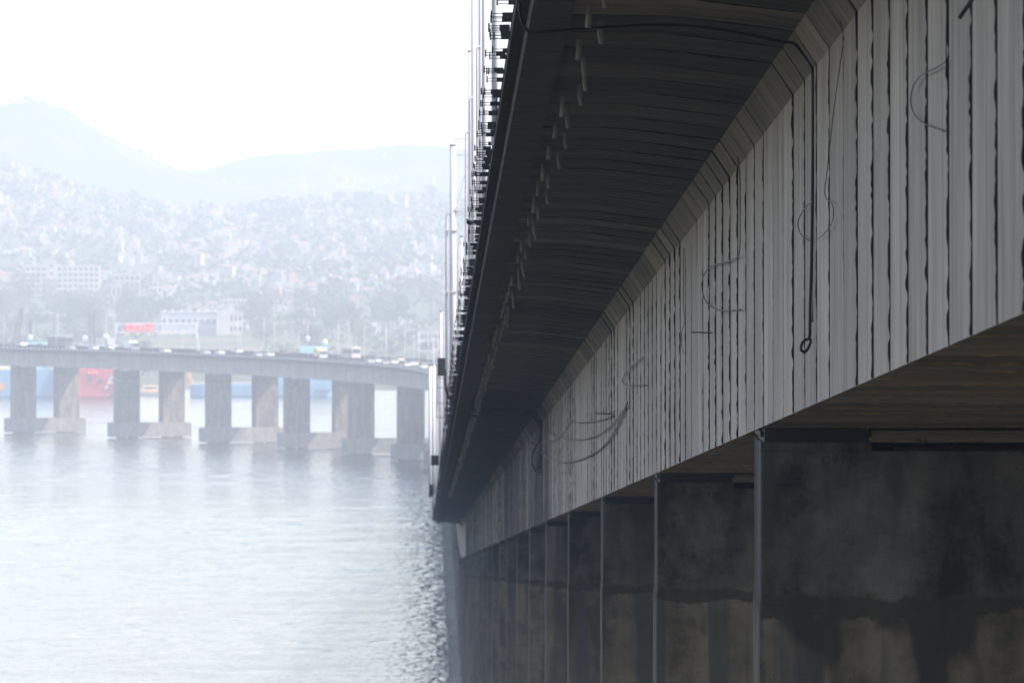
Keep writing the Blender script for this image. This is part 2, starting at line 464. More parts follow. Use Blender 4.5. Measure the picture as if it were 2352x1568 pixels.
# ------------------------------------------------------------------ deck edge: kerb strip, brackets, parapet
def edge_sweep(name, s0, s1, side, prof, mat, step=20.0, kind=None):
    vs = []; fs = []; k = len(prof); c, _ = path(s0, side * GC); n = max(1, int((s1 - s0) / step))
    for i in range(n + 1):
        s = s0 + (s1 - s0) * i / n
        for (x, z) in prof:
            q, _ = path(s, side * GC + x, z); vs.append(q - c)
    for i in range(n):
        for e in range(k):
            f = (e + 1) % k; fs.append((i * k + e, (i + 1) * k + e, (i + 1) * k + f, i * k + f))
    fs.append(tuple(range(k))); fs.append(tuple(n * k + e for e in range(k - 1, -1, -1)))
    me = bpy.data.meshes.new(name); me.from_pydata(vs, [], fs); me.update(); me.materials.append(mat)
    return inst(name, me, bridge, c + OFF, color=(0.9, 0.3, 0.5, 1))
KERB = [(-6.98, 4.76), (-6.98, 4.98), (-6.832, 4.98), (-6.832, 4.76)][::-1]
WALL = [(-6.80, 5.10), (-6.80, 5.72), (-6.62, 5.72), (-6.52, 5.10)][::-1]
WALLR = [(-x, z) for x, z in WALL[::-1]]
for side in (-1, 1):
    edge_sweep('parapet_wall', -60, S_END, side, WALL, M_EDGE)
    edge_sweep('parapet_wall', -60, S_END, side, WALLR, M_EDGE)
edge_sweep('kerb_strip', -60, S_END, -1, KERB, M_EDGE)

def bracket_mb(mb, T):
    """flat arm with two thin rods and an end plate, hung off the deck edge"""
    def bx(x0, x1, y0, y1, z0, z1):
        b = len(mb.v); mb.box(x0, x1, y0, y1, z0, z1)
        mb.v[b:] = [tuple(T(Vector(q))) for q in mb.v[b:]]
    bx(-7.10, -6.975, -0.06, 0.06, 4.80, 4.862)
    bx(-7.225, -7.10, -0.02, 0.02, 4.806, 4.815); bx(-7.225, -7.10, -0.02, 0.02, 4.845, 4.854)
    bx(-7.243, -7.225, -0.05, 0.05, 4.79, 4.885)
    return mb
br_me = bracket_mb(MB(), lambda q: q).mesh('bracket', M_STEEL)
BR0 = 96.0
s = BR0; cnt = 0
bars = []
while s < S_END:
    skip = fbm(s * 0.05, 77.0, 0, 2) > 0.5
    if not skip or s > 600:
        if cnt < 300:
            p, h = path(s, -GC)
            inst('bracket', br_me, bridge, p + OFF + Vector((0, 0, rnd.uniform(-0.012, 0.012))), (0, rnd.uniform(-0.012, 0.012), h))
            cnt += 1
        else: bars.append(s)
    s += 1.75 + (rnd.choice((-0.6, -0.3, 0, 0.4, 0.9)) if s < 380 else 0)
mb = MB()
for s in bars:
    p, h = path(s, -GC); ca, sa = math.cos(h), math.sin(h)
    bracket_mb(mb, lambda q: Vector((p.x + q.x * ca - q.y * sa, p.y + q.x * sa + q.y * ca, p.z + q.z)))
tag(mb.build('far_bracket', M_STEEL, bridge, OFF), kind='stuff')
# pale parapet blocks along the far viaduct
blk = MB(); s = 1700.0
while s < S_END:
    p, h = path(s, -GC); ca, sa = math.cos(h), math.sin(h); b = len(blk.v)
    blk.box(-6.90, -6.805, -0.75, 0.75, 5.16, 5.60)
    blk.v[b:] = [(p.x + x * ca - y * sa, p.y + x * sa + y * ca, p.z + z) for x, y, z in blk.v[b:]]
    s += 3.0
tag(blk.build('parapet_block', simple('pale_parapet_block', (0.72, 0.66, 0.62), 0.8, 0.2), bridge, OFF), kind='stuff')

# ------------------------------------------------------------------ water
def axis(lo, fine0, fine1, step, hi):
    a = list(lo) + list(np.arange(fine0, fine1, step)) + list(hi); return np.array(a, float)
wx = axis([-11800, -8000, -4000, -1800, -900, -520, -400], -330, 140, 1.6, [160, 260, 500, 1000, 2500, 6000, 11800])
wy = axis([-11800, -7000, -3000, -500, 500, 1100, 1450], 1600, 4700, 3.4, [4800, 5200, 6000, 8000, 11800])
GX, GY = np.meshgrid(wx, wy)
wr = np.random.RandomState(5); Z = np.zeros_like(GX)
for k in range(46):
    lam = 4.2 * (1.06 ** k) * wr.uniform(0.85, 1.15)
    if lam > 90: lam = wr.uniform(6, 30)
    th = math.radians(-80) + wr.normal(0, 0.55)
    kk = 2 * math.pi / lam
    Z += 0.0034 * lam ** 0.62 * np.sin(kk * (GX * math.cos(th) + GY * math.sin(th)) + wr.uniform(0, 6.28))
fade = np.clip((GX + 400) / 100, 0, 1) * np.clip((240 - GX) / 90, 0, 1) * np.clip((GY - 1480) / 150, 0, 1) * np.clip((4780 - GY) / 80, 0, 1)
gust = 0.72 + 0.28 * np.sin(GX * 0.013 + 1.3 * np.sin(GY * 0.006)) * np.sin(GY * 0.011 + GX * 0.004)
Z *= fade * gust
def grid_mesh(name, GX, GY, Z):
    ny, nx = GX.shape; me = bpy.data.meshes.new(name)
    co = np.stack([GX, GY, Z], -1).reshape(-1, 3).astype(np.float32)
    i = np.arange(ny * nx).reshape(ny, nx)
    q = np.stack([i[:-1, :-1], i[:-1, 1:], i[1:, 1:], i[1:, :-1]], -1).reshape(-1, 4)
    me.vertices.add(len(co)); me.vertices.foreach_set('co', co.ravel())
    me.loops.add(q.size); me.loops.foreach_set('vertex_index', q.ravel().astype(np.int32))
    me.polygons.add(len(q)); me.polygons.foreach_set('loop_start', np.arange(0, q.size, 4, dtype=np.int32))
    me.polygons.foreach_set('use_smooth', np.ones(len(q), bool))
    me.update(); me.validate(); return me
wm = NT('sea_water', 0.09, 0.5)
wm.b.inputs['Base Color'].default_value = (0.035, 0.042, 0.04, 1); wm.b.inputs['IOR'].default_value = 1.40
wn = wm.noise(wm.coords((0.42, 0.15, 1), rand=False), 1.0, 3.0, 0.55)
wm.bump(wn, 1.0, 1.0)
water = inst('water', None) if False else bpy.data.objects.new('water', grid_mesh('water', GX, GY, Z))
water.data.materials.append(wm.m); link(water); tag(water, 'pale rippled water of the bay', kind='structure')

# ------------------------------------------------------------------ land and hills
YR = (9000.0, 10500.0, 11400.0)
YB = 6000.0            # foot of the town slope
def crest(pts, Y):
    xs = [(a - CX) * Y / F for a, b in pts]; zs = [CH + (CY - b) * Y / F for a, b in pts]
    return xs, zs
C0 = crest([(-3000, 400), (-1200, 330), (-500, 345), (0, 368), (100, 390), (200, 428), (330, 455), (450, 478), (600, 470), (800, 452), (1000, 446), (1400, 455), (2600, 470), (4000, 520)], YR[0])
C1 = crest([(-3200, 420), (-1500, 330), (-500, 300), (-150, 262), (0, 246), (40, 237), (110, 236), (150, 250), (215, 292), (300, 340), (380, 381), (450, 404), (600, 430), (1000, 470), (3500, 500)], YR[1])
C2 = crest([(-3000, 460), (0, 450), (300, 420), (430, 398), (480, 388), (560, 366), (640, 358), (700, 357), (780, 350), (860, 338), (930, 332), (1000, 337), (1150, 352), (1500, 380), (2300, 350), (4000, 480)], YR[2])
def ground(X, Y):
    h0 = 1.6 + max(0.0, min(1.0, (Y - 4560) / 1500)) * 8.5
    t = max(0.0, min(1.0, (Y - YB) / (YR[0] - YB)))
    h = h0
    c = float(np.interp(X, *C0))
    if Y <= YR[0]: h = h0 + (c - h0) * (0.75 * t + 0.25 * t * t)
    else: h = max(h0, 20 + (c - 20) * math.exp(-((Y - YR[0]) / 500) ** 2))
    for C, yr in ((C1, YR[1]), (C2, YR[2])):
        c = float(np.interp(X, *C)); d = (Y - yr) / (520 if Y < yr else 400)
        h = max(h, c * math.exp(-d * d))
    if Y > YB: h += (3.2 * fbm(X / 90, Y / 160, 1) + 1.4 * fbm(X / 22, Y / 50, 5) + 0.9 * fbm(X / 7, Y / 40, 8)) * min(1, (Y - YB) / 800)
    if Y < 4568: h = -3.0 + 4.6 * max(0, (Y - 4545) / 23)
    return h
tx = np.array(list(np.linspace(-3400, -700, 28)) + list(np.arange(-660, 180, 6.0)) + list(np.linspace(200, 2600, 24)))
ty = np.array([4540, 4550, 4568, 4600, 4700, 4900, 5200, 5600, 6000] + list(np.arange(6100, 11700, 40)) + [11750, 11800])
TX, TY = np.meshgrid(tx, ty)
TZ = np.vectorize(ground)(TX, TY)
tm = NT('hillside_vegetation', 0.95, 0.1)
t1 = tm.noise(tm.coords((0.012, 0.006, 0.02), rand=False), 1.0, 6, 0.6); t2 = tm.noise(tm.coords((0.12, 0.06, 0.12), rand=False), 1.0, 5, 0.65)
tc_ = tm.mix(tm.ramp(t2, [(0.35, 0.0), (0.65, 1.0)]), (0.035, 0.06, 0.03), (0.085, 0.115, 0.05))
tc_ = tm.mix(tm.ramp(t1, [(0.52, 0.0), (0.66, 1.0)]), tc_, (0.17, 0.14, 0.09))
tm.base(tc_)
land = bpy.data.objects.new('terrain', grid_mesh('terrain', TX, TY, TZ)); land.data.materials.append(tm.m); link(land)
tag(land, 'hazy green hills and low shore behind the bay', kind='structure')
def gpt(px, Y):
    X = (px - CX) * Y / F; return Vector((X, Y, ground(X, Y)))

# ------------------------------------------------------------------ trees
BARK = simple('bark', (0.10, 0.075, 0.055), 0.9, 0.3, 2.0)
LEAF = [simple('foliage_dark', (0.042, 0.075, 0.030), 0.8, 0.45, 0.5, 0.2), simple('foliage_mid', (0.065, 0.105, 0.038), 0.8, 0.45, 0.5, 0.2), simple('foliage_olive', (0.095, 0.115, 0.05), 0.8, 0.4, 0.5, 0.2)]
def crown_mesh(seed, lobes, n, size, mat):
    r = random.Random(seed); mb = MB()
    for i in range(n):
        cx, cy_, cz, rr, rz = r.choice(lobes)
        while True:
            d = Vector((r.uniform(-1, 1), r.uniform(-1, 1), r.uniform(-1, 1)))
            if 0.2 < d.length < 1: break
        d = d.normalized() * (d.length ** 0.35)
        c = Vector((cx + d.x * rr, cy_ + d.y * rr, cz + d.z * rz))
        a = Vector((r.gauss(0, 1), r.gauss(0, 1), r.gauss(0, 0.6))).normalized(); b = a.cross(Vector((r.gauss(0, 1), r.gauss(0, 1), r.gauss(0, 1)))).normalized()
        q = size * r.uniform(0.5, 1.2)
        mb.add([c - a * q, c - b * q * 0.6, c + a * q, c + b * q * 0.6], [(0, 1, 2, 3)])
    return mb.mesh('crown', mat)
def trunk_mesh(h, lobes, r0):
    mb = MB(); mb.tube([(0, 0, -1.5), (0.1, 0, h * 0.3), (0, 0.1, h * 0.55)], r0, 7, 0, r0 * 0.6)
    for (cx, cy_, cz, rr, rz) in lobes: mb.tube([(0, 0.05, h * 0.42), (cx * 0.5, cy_ * 0.5, cz * 0.75), (cx, cy_, cz)], r0 * 0.5, 5, 0, r0 * 0.12)
    return mb.mesh('trunk', BARK)
TREES = []
for k in range(6):
    r = random.Random(100 + k); h = (9, 7, 11, 8, 6, 12)[k]
    lobes = [(r.uniform(-1, 1) * h * 0.28, r.uniform(-1, 1) * h * 0.28, h * r.uniform(0.52, 0.9), h * r.uniform(0.16, 0.27), h * r.uniform(0.12, 0.2)) for _ in range(r.randint(5, 8))]
    TREES.append((crown_mesh(k, lobes, 520, 0.42, LEAF[k % 3]), trunk_mesh(h, lobes, 0.2 + 0.01 * h), k % 3))
TL = ['dark green spreading tree among the low shore buildings', 'mid green rounded tree on the flat shore', 'olive green loose crowned tree on the flat shore']
TLH = ['dark green tree between the hillside houses', 'mid green tree between the hillside houses', 'olive green tree between the hillside houses']
def tree(px, Y, sc, hill=False, k=None, label=None, group=None, sink=0.0):
    if 355 < px < 575 and Y < 5650: return
    k = rnd.randrange(6) if k is None else k; cr, tr, c = TREES[k]
    e = empty('tree', gpt(px, Y), rnd.uniform(0, 6.28), label or (TLH if hill else TL)[c], 'tree', group or ('trees on the town slope' if hill else 'trees along the far shore'))
    e.scale = (sc, sc, sc * rnd.uniform(0.85, 1.1))
    if sink: e.location.z -= sink
    inst('crown', cr, e); inst('trunk', tr, e)
for i in range(120):
    Y = rnd.uniform(4640, 6000); tree(rnd.uniform(-120, 1080), Y, rnd.uniform(0.6, 1.1) * (0.6 if Y < 5000 else 1.3))
for i in range(60):      # denser groves as in the picture
    px, Y = rnd.choice([(60, 6000), (200, 5850), (330, 5900), (620, 5800), (780, 5950), (960, 6000), (720, 5600), (900, 5800)])
    tree(px + rnd.uniform(-75, 75), Y + rnd.uniform(-200, 150), rnd.uniform(1.1, 1.8))
for i in range(100):
    Y = rnd.uniform(6100, 8900); tree(rnd.uniform(-150, 1060), Y, rnd.uniform(0.6, 1.2), True)
for px, sc in ((62, 1.3), (70, 1.1), (96, .8), (104, .85), (118, .7), (130, .75), (140, .7)):
    tree(px, YR[1] - 10, sc, k=0, label='tree standing out on the crest of the far left hill', group='trees on the hill crest', sink=4.5)
# undergrowth and tree cover that reads as one mass
und = MB(); r = random.Random(12)
for i in range(30000):
    Y = 5950 + (r.random() ** 0.8) * 2950; px = r.uniform(-200, 1100)
    if fbm(px / 120, Y / 420, 3) < -0.12: continue
    p = gpt(px, Y)
    a = Vector((r.gauss(0, 1), r.gauss(0, 1), r.gauss(0, 0.5))).normalized(); b = a.cross(Vector((r.gauss(0, 1), r.gauss(0, 1), r.gauss(0, 1)))).normalized()
    q = r.uniform(1.0, 2.8); c = p + Vector((0, 0, r.uniform(0.3, 5.0)))
    und.add([c - a * q, c - b * q * 0.6, c + a * q, c + b * q * 0.6], [(0, 1, 2, 3)], r.randrange(3))
for i in range(16000):
    Y = r.uniform(4640, 6050); px = r.uniform(-200, 1100)
    if fbm(px / 70, Y / 260, 31) < -0.05 or (355 < px < 575 and Y < 5600): continue
    p = gpt(px, Y); hh = 1.5 + 5 * max(0, fbm(px / 50, Y / 200, 13))
    a = Vector((r.gauss(0, 1), r.gauss(0, 1), r.gauss(0, 0.5))).normalized(); b = a.cross(Vector((r.gauss(0, 1), r.gauss(0, 1), r.gauss(0, 1)))).normalized()
    q = r.uniform(0.5, 1.6); c = p + Vector((0, 0, r.uniform(0.1, hh)))
    und.add([c - a * q, c - b * q * 0.6, c + a * q, c + b * q * 0.6], [(0, 1, 2, 3)], r.randrange(3))
tag(und.build('undergrowth', LEAF), 'loose green bushes covering the shore and the hillside between houses', 'undergrowth', kind='stuff')

# ------------------------------------------------------------------ houses on the slope
WALLS = {'white': (0.42, 0.415, 0.405), 'cream': (0.40, 0.36, 0.30), 'pink': (0.38, 0.29, 0.26), 'brick red': (0.42, 0.20, 0.13), 'grey': (0.33, 0.33, 0.325), 'pale blue': (0.33, 0.38, 0.42)}
WM = {k: simple('render_' + k.replace(' ', '_'), c, 0.85, 0.12, 0.6) for k, c in WALLS.items()}
TILE = simple('roof_tiles', (0.28, 0.17, 0.13), 0.85, 0.3, 1.5); SLAB = simple('roof_slab', (0.40, 0.39, 0.37), 0.9, 0.25, 0.8)
GLASS = simple('window_glass', (0.03, 0.035, 0.04), 0.15, 0.3, 1.0, 0.6)
def house_mesh(seed, wall, kind):
    r = random.Random(seed); mb = MB(); wd, dp = r.uniform(6, 11), r.uniform(6, 9); fl = r.choice((1, 2, 2, 3)); h = fl * 2.9
    mb.box(-wd / 2, wd / 2, -dp / 2, dp / 2, -6, h)
    if kind == 'tiled':
        e = 0.4; rz = 1.6
        vs = [(-wd / 2 - e, -dp / 2 - e, h), (wd / 2 + e, -dp / 2 - e, h), (wd / 2 + e, dp / 2 + e, h), (-wd / 2 - e, dp / 2 + e, h), (-wd / 2 + 1.5, 0, h + rz), (wd / 2 - 1.5, 0, h + rz)]
        mb.add(vs, [(0, 1, 5, 4), (2, 3, 4, 5), (1, 2, 5), (3, 0, 4), (3, 2, 1, 0)], 1)
    else:
        mb.box(-wd / 2 - 0.2, wd / 2 + 0.2, -dp / 2 - 0.2, dp / 2 + 0.2, h, h + 0.25, 2)
        mb.box(-wd * 0.1, wd * 0.3, -dp * 0.2, dp * 0.25, h + 0.25, h + 2.3, 0)
    n = max(2, int(wd / 2.6))
    for f in range(fl):
        for i in range(n):
            x = -wd / 2 + wd * (i + 0.5) / n; z = f * 2.9 + 0.95
            mb.box(x - 0.55, x + 0.55, -dp / 2 - 0.03, -dp / 2 + 0.1, z, z + 1.2, 3)
    return mb.mesh('house', [WM[wall], TILE, SLAB, GLASS])
HV = []
for k, (wall, kind) in enumerate([('white', 'flat'), ('white', 'tiled'), ('cream', 'tiled'), ('cream', 'flat'), ('pink', 'tiled'), ('brick red', 'flat'), ('grey', 'flat'), ('pale blue', 'flat'), ('white', 'flat'), ('pink', 'flat')]):
    HV.append((house_mesh(300 + k, wall, kind), 'small %s hillside house with %s on the hazy slope' % (wall, 'a red tiled roof' if kind == 'tiled' else 'a flat roof')))
made = 0
while made < 295:
    Y = rnd.uniform(6450, 8950) if made < 265 else rnd.uniform(10750, 11150); px = rnd.uniform(-120, 1090)
    dens = fbm(px / 90 + 5, Y / 330, 9) + (0.25 if Y > 7400 else 0.0)
    if dens < -0.05: continue
    if made >= 265: px = rnd.uniform(420, 1080)
    me, lb = rnd.choice(HV); p = gpt(px, Y)
    o = inst('house', me, None, p, (0, 0, rnd.uniform(-0.5, 0.5)))
    sc = rnd.uniform(0.5, 0.85); o.scale = (sc, sc, sc)
    tag(o, lb, 'house', 'houses on the town slope'); made += 1

# the rest of the town, too many and too small to tell apart
rest = MB(); rr = random.Random(77); n = 0
while n < 900:
    Y = rr.uniform(6500, 8980) if n < 780 else rr.uniform(10500, 11250); px = rr.uniform(-150, 1100)
    if fbm(px / 90 + 5, Y / 330, 9) < -0.12: continue
    p = gpt(px, Y); a = rr.uniform(-0.5, 0.5); ca, sa = math.cos(a), math.sin(a); b = len(rest.v)
    wd, dp, hh = rr.uniform(2.0, 4.5), rr.uniform(2, 4), rr.uniform(2.4, 5.0)
    rest.box(-wd / 2, wd / 2, -dp / 2, dp / 2, -4, hh, rr.randrange(5))
    if rr.random() < 0.45: rest.add([(-wd / 2 - .2, -dp / 2 - .2, hh), (wd / 2 + .2, -dp / 2 - .2, hh), (wd / 2 + .2, dp / 2 + .2, hh), (-wd / 2 - .2, dp / 2 + .2, hh), (-wd / 4, 0, hh + 1), (wd / 4, 0, hh + 1)], [(0, 1, 5, 4), (2, 3, 4, 5), (1, 2, 5), (3, 0, 4)], 5)
    for q in (-0.25, 0.25): rest.box(wd * q - 0.3, wd * q + 0.3, -dp / 2 - 0.03, -dp / 2 + 0.1, 0.9, 1.9, 6)
    rest.v[b:] = [(p.x + x * ca - y * sa, p.y + x * sa + y * ca, p.z + z) for x, y, z in rest.v[b:]]
    n += 1
tag(rest.build('far_town', [WM['white'], WM['pink'], WM['cream'], WM['grey'], WM['pale blue'], TILE, GLASS]), 'dense mass of tiny pale houses covering the hazy slope', 'town', kind='stuff')
for i in range(34):
    k = rnd.randrange(len(HV)); o = inst('shore_house', HV[k][0], None, gpt(rnd.uniform(-100, 1060), rnd.uniform(5600, 6500)), (0, 0, rnd.uniform(-0.4, 0.4)), scale=(0.7, 0.7, 0.6))
    tag(o, HV[k][1].replace('hillside house', 'shore house').replace('on the hazy slope', 'among the shore trees'), 'house', 'houses among the shore trees')

# ------------------------------------------------------------------ larger buildings behind the shore
def block(name, label, px0, px1, py0, py1, Y, depth, wall, floors, cols, win=(0.6, 0.5), roof=True, cat='building', strip=False):
    a, b = at(px0, py1, Y), at(px1, py0, Y); wd = b.x - a.x; h = b.z - a.z
    e = empty(name, ((a.x + b.x) / 2, Y, a.z), 0, label, cat)
    MB().box(-wd / 2, wd / 2, 0, depth, -12, h).build('wall', wall, e)
    if roof: MB().box(-wd / 2 - 0.3, wd / 2 + 0.3, -0.3, depth + 0.3, h, h + 0.5).build('roof', SLAB, e)
    if floors:
        fh = h / floors; cw = wd / cols
        wme = MB().box(-cw * win[0] / 2, cw * win[0] / 2, -0.04, 0.1, 0, fh * win[1]).mesh('window', GLASS)
        for f in range(floors):
            for c in range(cols): inst('window', wme, e, (-wd / 2 + cw * (c + 0.5), 0, f * fh + fh * 0.28))
        if strip:
            sm = MB().box(-wd / 2 - 0.1, wd / 2 + 0.1, -0.5, 0.0, -0.15, 0.15).mesh('sill_band', wall)
            for f in range(1, floors): inst('sill_band', sm, e, (0, -0.003, f * fh))
    return e
block('apartment_block', 'wide white apartment block of six banded floors above the shore trees', 58, 228, 612, 690, 6400, 14, WM['white'], 6, 14, (0.62, 0.45), strip=True)
block('stair_tower', 'narrow cream lift tower rising beside the wide banded apartment block', 108, 128, 600, 690, 6390, 6, WM['cream'], 5, 1, (0.4, 0.3))
block('white_hall', 'bright cream low hall right of the banded apartment block', 246, 288, 655, 684, 6250, 10, WM['cream'], 1, 4)
block('grey_block', 'pale grey three storey block behind the cream hall', 262, 322, 632, 676, 6300, 10, WM['grey'], 3, 5)
block('white_house', 'sunlit white stepped house beside the grey three storey block', 342, 372, 660, 688, 6200, 8, WM['white'], 2, 3)
block('white_house', 'small sunlit white tower house with a stepped side', 350, 362, 648, 688, 6190, 6, WM['white'], 3, 1)
wh = block('warehouse', 'long pale warehouse with a white roof line behind the sign gantry', 370, 500, 718, 790, 5600, 14, WM['pale blue'], 2, 9, (0.5, 0.3))
for i in range(7): wh_p = MB().tube([(-11 + i * 3.7, 4, 13.9), (-11 + i * 3.7, 4, 15.0)], 0.45, 8).build('roof_vent', M_POST, wh)
block('office_tower', 'plain pale tower block joined to the long warehouse', 500, 527, 706, 795, 5590, 8, WM['white'], 0, 1)
block('office_block', 'square white office block right of the plain tower', 527, 556, 720, 792, 5600, 10, WM['white'], 3, 3)
block('pillared_building', 'low white building with a row of tall openings between the trees', 505, 600, 690, 702, 6100, 10, WM['white'], 1, 10, (0.5, 0.6))
block('pillared_building', 'long low white shed with a thin roof above the trees', 600, 660, 692, 700, 6150, 10, WM['white'], 1, 6)
block('red_building', 'faded red block among the trees on the shore', 838, 880, 697, 736, 7300, 9, simple('red_render', (0.55, 0.15, 0.12), 0.8, 0.15), 2, 3, (0.35, 0.5))
block('white_block', 'cream low block on the slope above the red building', 560, 640, 640, 660, 7300, 9, WM['cream'], 2, 6)
block('shed', 'long low white shed roof near the shore beyond the bus', 960, 1020, 764, 784, 5200, 9, WM['white'], 1, 8)
block('school', 'long white three storey building on the middle slope', 670, 760, 622, 648, 7600, 9, WM['white'], 3, 10, strip=True)
block('chapel', 'bright white block on the shoulder of the right hill', 885, 910, 470, 488, 8900, 9, WM['white'], 2, 3)
# radio mast on the left hill
mast = MB(); p = gpt(46, YR[1])
for (x, y) in ((-1, -1), (1, -1), (1, 1), (-1, 1)): mast.tube([(x, y, -2), (x * 0.15, y * 0.15, 14)], 0.16, 5)
for k in range(6): z = k * 2.3; q = 1 - 0.85 * (z + 2) / 16; mast.box(-q, q, -q, q, z, z + 0.12)
tag(mast.build('radio_mast', M_GALV, None, p), 'thin lattice radio mast on the crest of the far left hill', 'mast')

# lamp posts and fence of the shore road
def lamp_meshes(h, arm, r):
    pole = MB(); pole.smooth = True; pole.tube([(0, 0, 0), (0, 0, h * 0.5), (0, 0, h)], r, 8, 0, r * 0.55)
    armm = MB(); armm.smooth = True; armm.tube([(0, 0, h - 0.25), (arm * 0.3, 0, h + 0.05), (arm, 0, h + 0.15)], r * 0.45, 6)
    head = MB().box(arm - 0.3, arm + 0.55, -0.16, 0.16, h + 0.04, h + 0.2)
    return pole.mesh('pole', M_POST), armm.mesh('arm', M_POST), head.mesh('lamp_head', M_POST)
def lamp(name, loc, rz, ms, label, group):
    e = empty(name, loc, rz, label, 'street lamp', group)
    for n, m in zip(('pole', 'arm', 'lamp_head'), ms): inst(n, m, e)
    return e
LS = lamp_meshes(9.0, 1.8, 0.11); LV = lamp_meshes(10.0, 2.6, 0.10)
for k in range(8):
    lamp('street_lamp', gpt(20 + k * 133, 5000 + (k % 3) * 60), 0.0 if k % 2 else math.pi, LS, 'thin pale lamp post on the shore road beyond the viaduct', 'lamp posts on the shore road')
fence = empty('fence', gpt(570, 4950), 0, 'low white post fence along the shore road beyond the viaduct', 'fence')
pm = MB().box(-0.12, 0.12, -0.12, 0.12, 0, 1.1).mesh('post', M_POST)
for k in range(26): inst('post', pm, fence, (k * 1.5, 0, 0))
MB().box(-1, 39, -0.03, 0.03, 0.7, 0.85).build('rail', M_POST, fence)

# ------------------------------------------------------------------ ships
HB = simple('blue_hull_paint', (0.12, 0.33, 0.52), 0.5, 0.15, 0.3); HR = simple('red_hull_paint', (0.55, 0.05, 0.05), 0.5, 0.15, 0.3)
CY_ = simple('cyan_paint', (0.20, 0.58, 0.72), 0.5, 0.12, 0.4); YEL = simple('yellow_paint', (0.72, 0.58, 0.20), 0.5, 0.15, 0.4); ORG = simple('orange_paint', (0.70, 0.25, 0.06), 0.5, 0.15, 0.4)
CRM = simple('cream_paint', (0.72, 0.60, 0.38), 0.5, 0.1, 0.4); RIG = simple('dark_rigging', (0.05, 0.05, 0.06), 0.6, 0.3)
def hull(mb, L, B, H, rake=5.0, sheer=2.0, n=16, t0=0.78):
    rows = []
    for i in range(n + 1):
        t = i / n; x = -L / 2 + L * t; k = 1.0 - max(0, (t - t0) / (1 - t0)) ** 2 * 0.92; k *= 1.0 - 0.15 * max(0, (0.08 - t) / 0.08)
        zt = H + sheer * max(0, (t - 0.6) / 0.4) ** 2
        xr = rake * max(0, (t - t0) / (1 - t0)) ** 2
        rows.append([(x - xr * 0.6, -B / 2 * k * 0.7, -1.5), (x - xr * 0.3, -B / 2 * k * 0.95, 0.6), (x, -B / 2 * k, zt), (x, B / 2 * k, zt), (x - xr * 0.3, B / 2 * k * 0.95, 0.6), (x - xr * 0.6, B / 2 * k * 0.7, -1.5)])
    vs = [q for r_ in rows for q in r_]; fs = []
    for i in range(n):
        for j in range(6): fs.append((i * 6 + j, (i + 1) * 6 + j, (i + 1) * 6 + (j + 1) % 6, i * 6 + (j + 1) % 6))
    fs.append((5, 4, 3, 2, 1, 0)); fs.append(tuple(n * 6 + j for j in range(6)))
    return mb.add(vs, fs)
def P6(px, py, px0, Y=4390.0):
    """local x, z on a ship whose centre column is px0"""
    return (px - px0) * Y / F, CH + (CY - py) * Y / F
def part_box(e, name, mat, px0c, a, b, c, d, y0, y1, Y=4390.0):
    x0, z1 = P6(a, c, px0c, Y); x1, z0 = P6(b, d, px0c, Y); return MB().box(x0, x1, y0, y1, z0, z1).build(name, mat, e)
def radome(e, px0c, px, py, r=1.1, Y=4390.0):
    x, z = P6(px, py, px0c, Y); m = MB(); m.smooth = True; m.ball((x, 0, z), r, 12); o = m.build('radome', M_POST, e)
    MB().tube([(x, 0, z - 5), (x, 0, z - r * 0.8)], 0.25, 6).build('radome_post', RIG, e)
def lattice(e, name, p0, p1, w0, w1, mat, n=9):
    mb = MB(); p0, p1 = Vector(p0), Vector(p1); prev = None
    for i in range(n + 1):
        t = i / n; c = p0.lerp(p1, t); q = w0 + (w1 - w0) * t
        cur = [c + Vector((sx * q, sy * q, 0)) for sx, sy in ((-1, -1), (1, -1), (1, 1), (-1, 1))]
        if prev:
            for j in range(4): mb.tube([prev[j], cur[j]], 0.2, 4); mb.tube([prev[j], cur[(j + 1) % 4]], 0.12, 4)
        prev = cur
    return mb.build(name, mat, e)

c1 = -60.0; e = empty('ship', ((c1 - CX) * 4390 / F, 4390, 0), math.pi, 'pale blue ship with a lattice crane lying behind the leftmost piers', 'ship')
hull(MB(), 70, 13, 9.4, 3, 0.5, 30, 0.93).build('hull', HB, e)
e.rotation_euler = (0, 0, 0)
part_box(e, 'deck_house', CRM, c1, -30, 45, 832, 848, -4, 4); part_box(e, 'bridge_house', CRM, c1, 108, 140, 815, 851, -4.2, 4)
part_box(e, 'wheelhouse', CY_, c1, 56, 108, 786, 848, -4, 4)
part_box(e, 'window', GLASS, c1, 88, 98, 788, 800, -4.1, -3.9); radome(e, c1, 69, 775, 1.0)
x, z = P6(26, 800, c1); x2, z2 = P6(50, 708, c1); lattice(e, 'crane_boom', (x, 0, z - 6), (x2, 0, z2), 1.0, 0.5, RIG)
x, z = P6(70, 735, c1); lattice(e, 'mast', (x, 1, z - 12), (x, 1, z), 0.35, 0.2, RIG); 
x, z = P6(4, 888, c1); MB().tube([(x, -6.9, z), (x, -6.4, z)], 1.3, 14).build('hawse_plate', ORG, e)

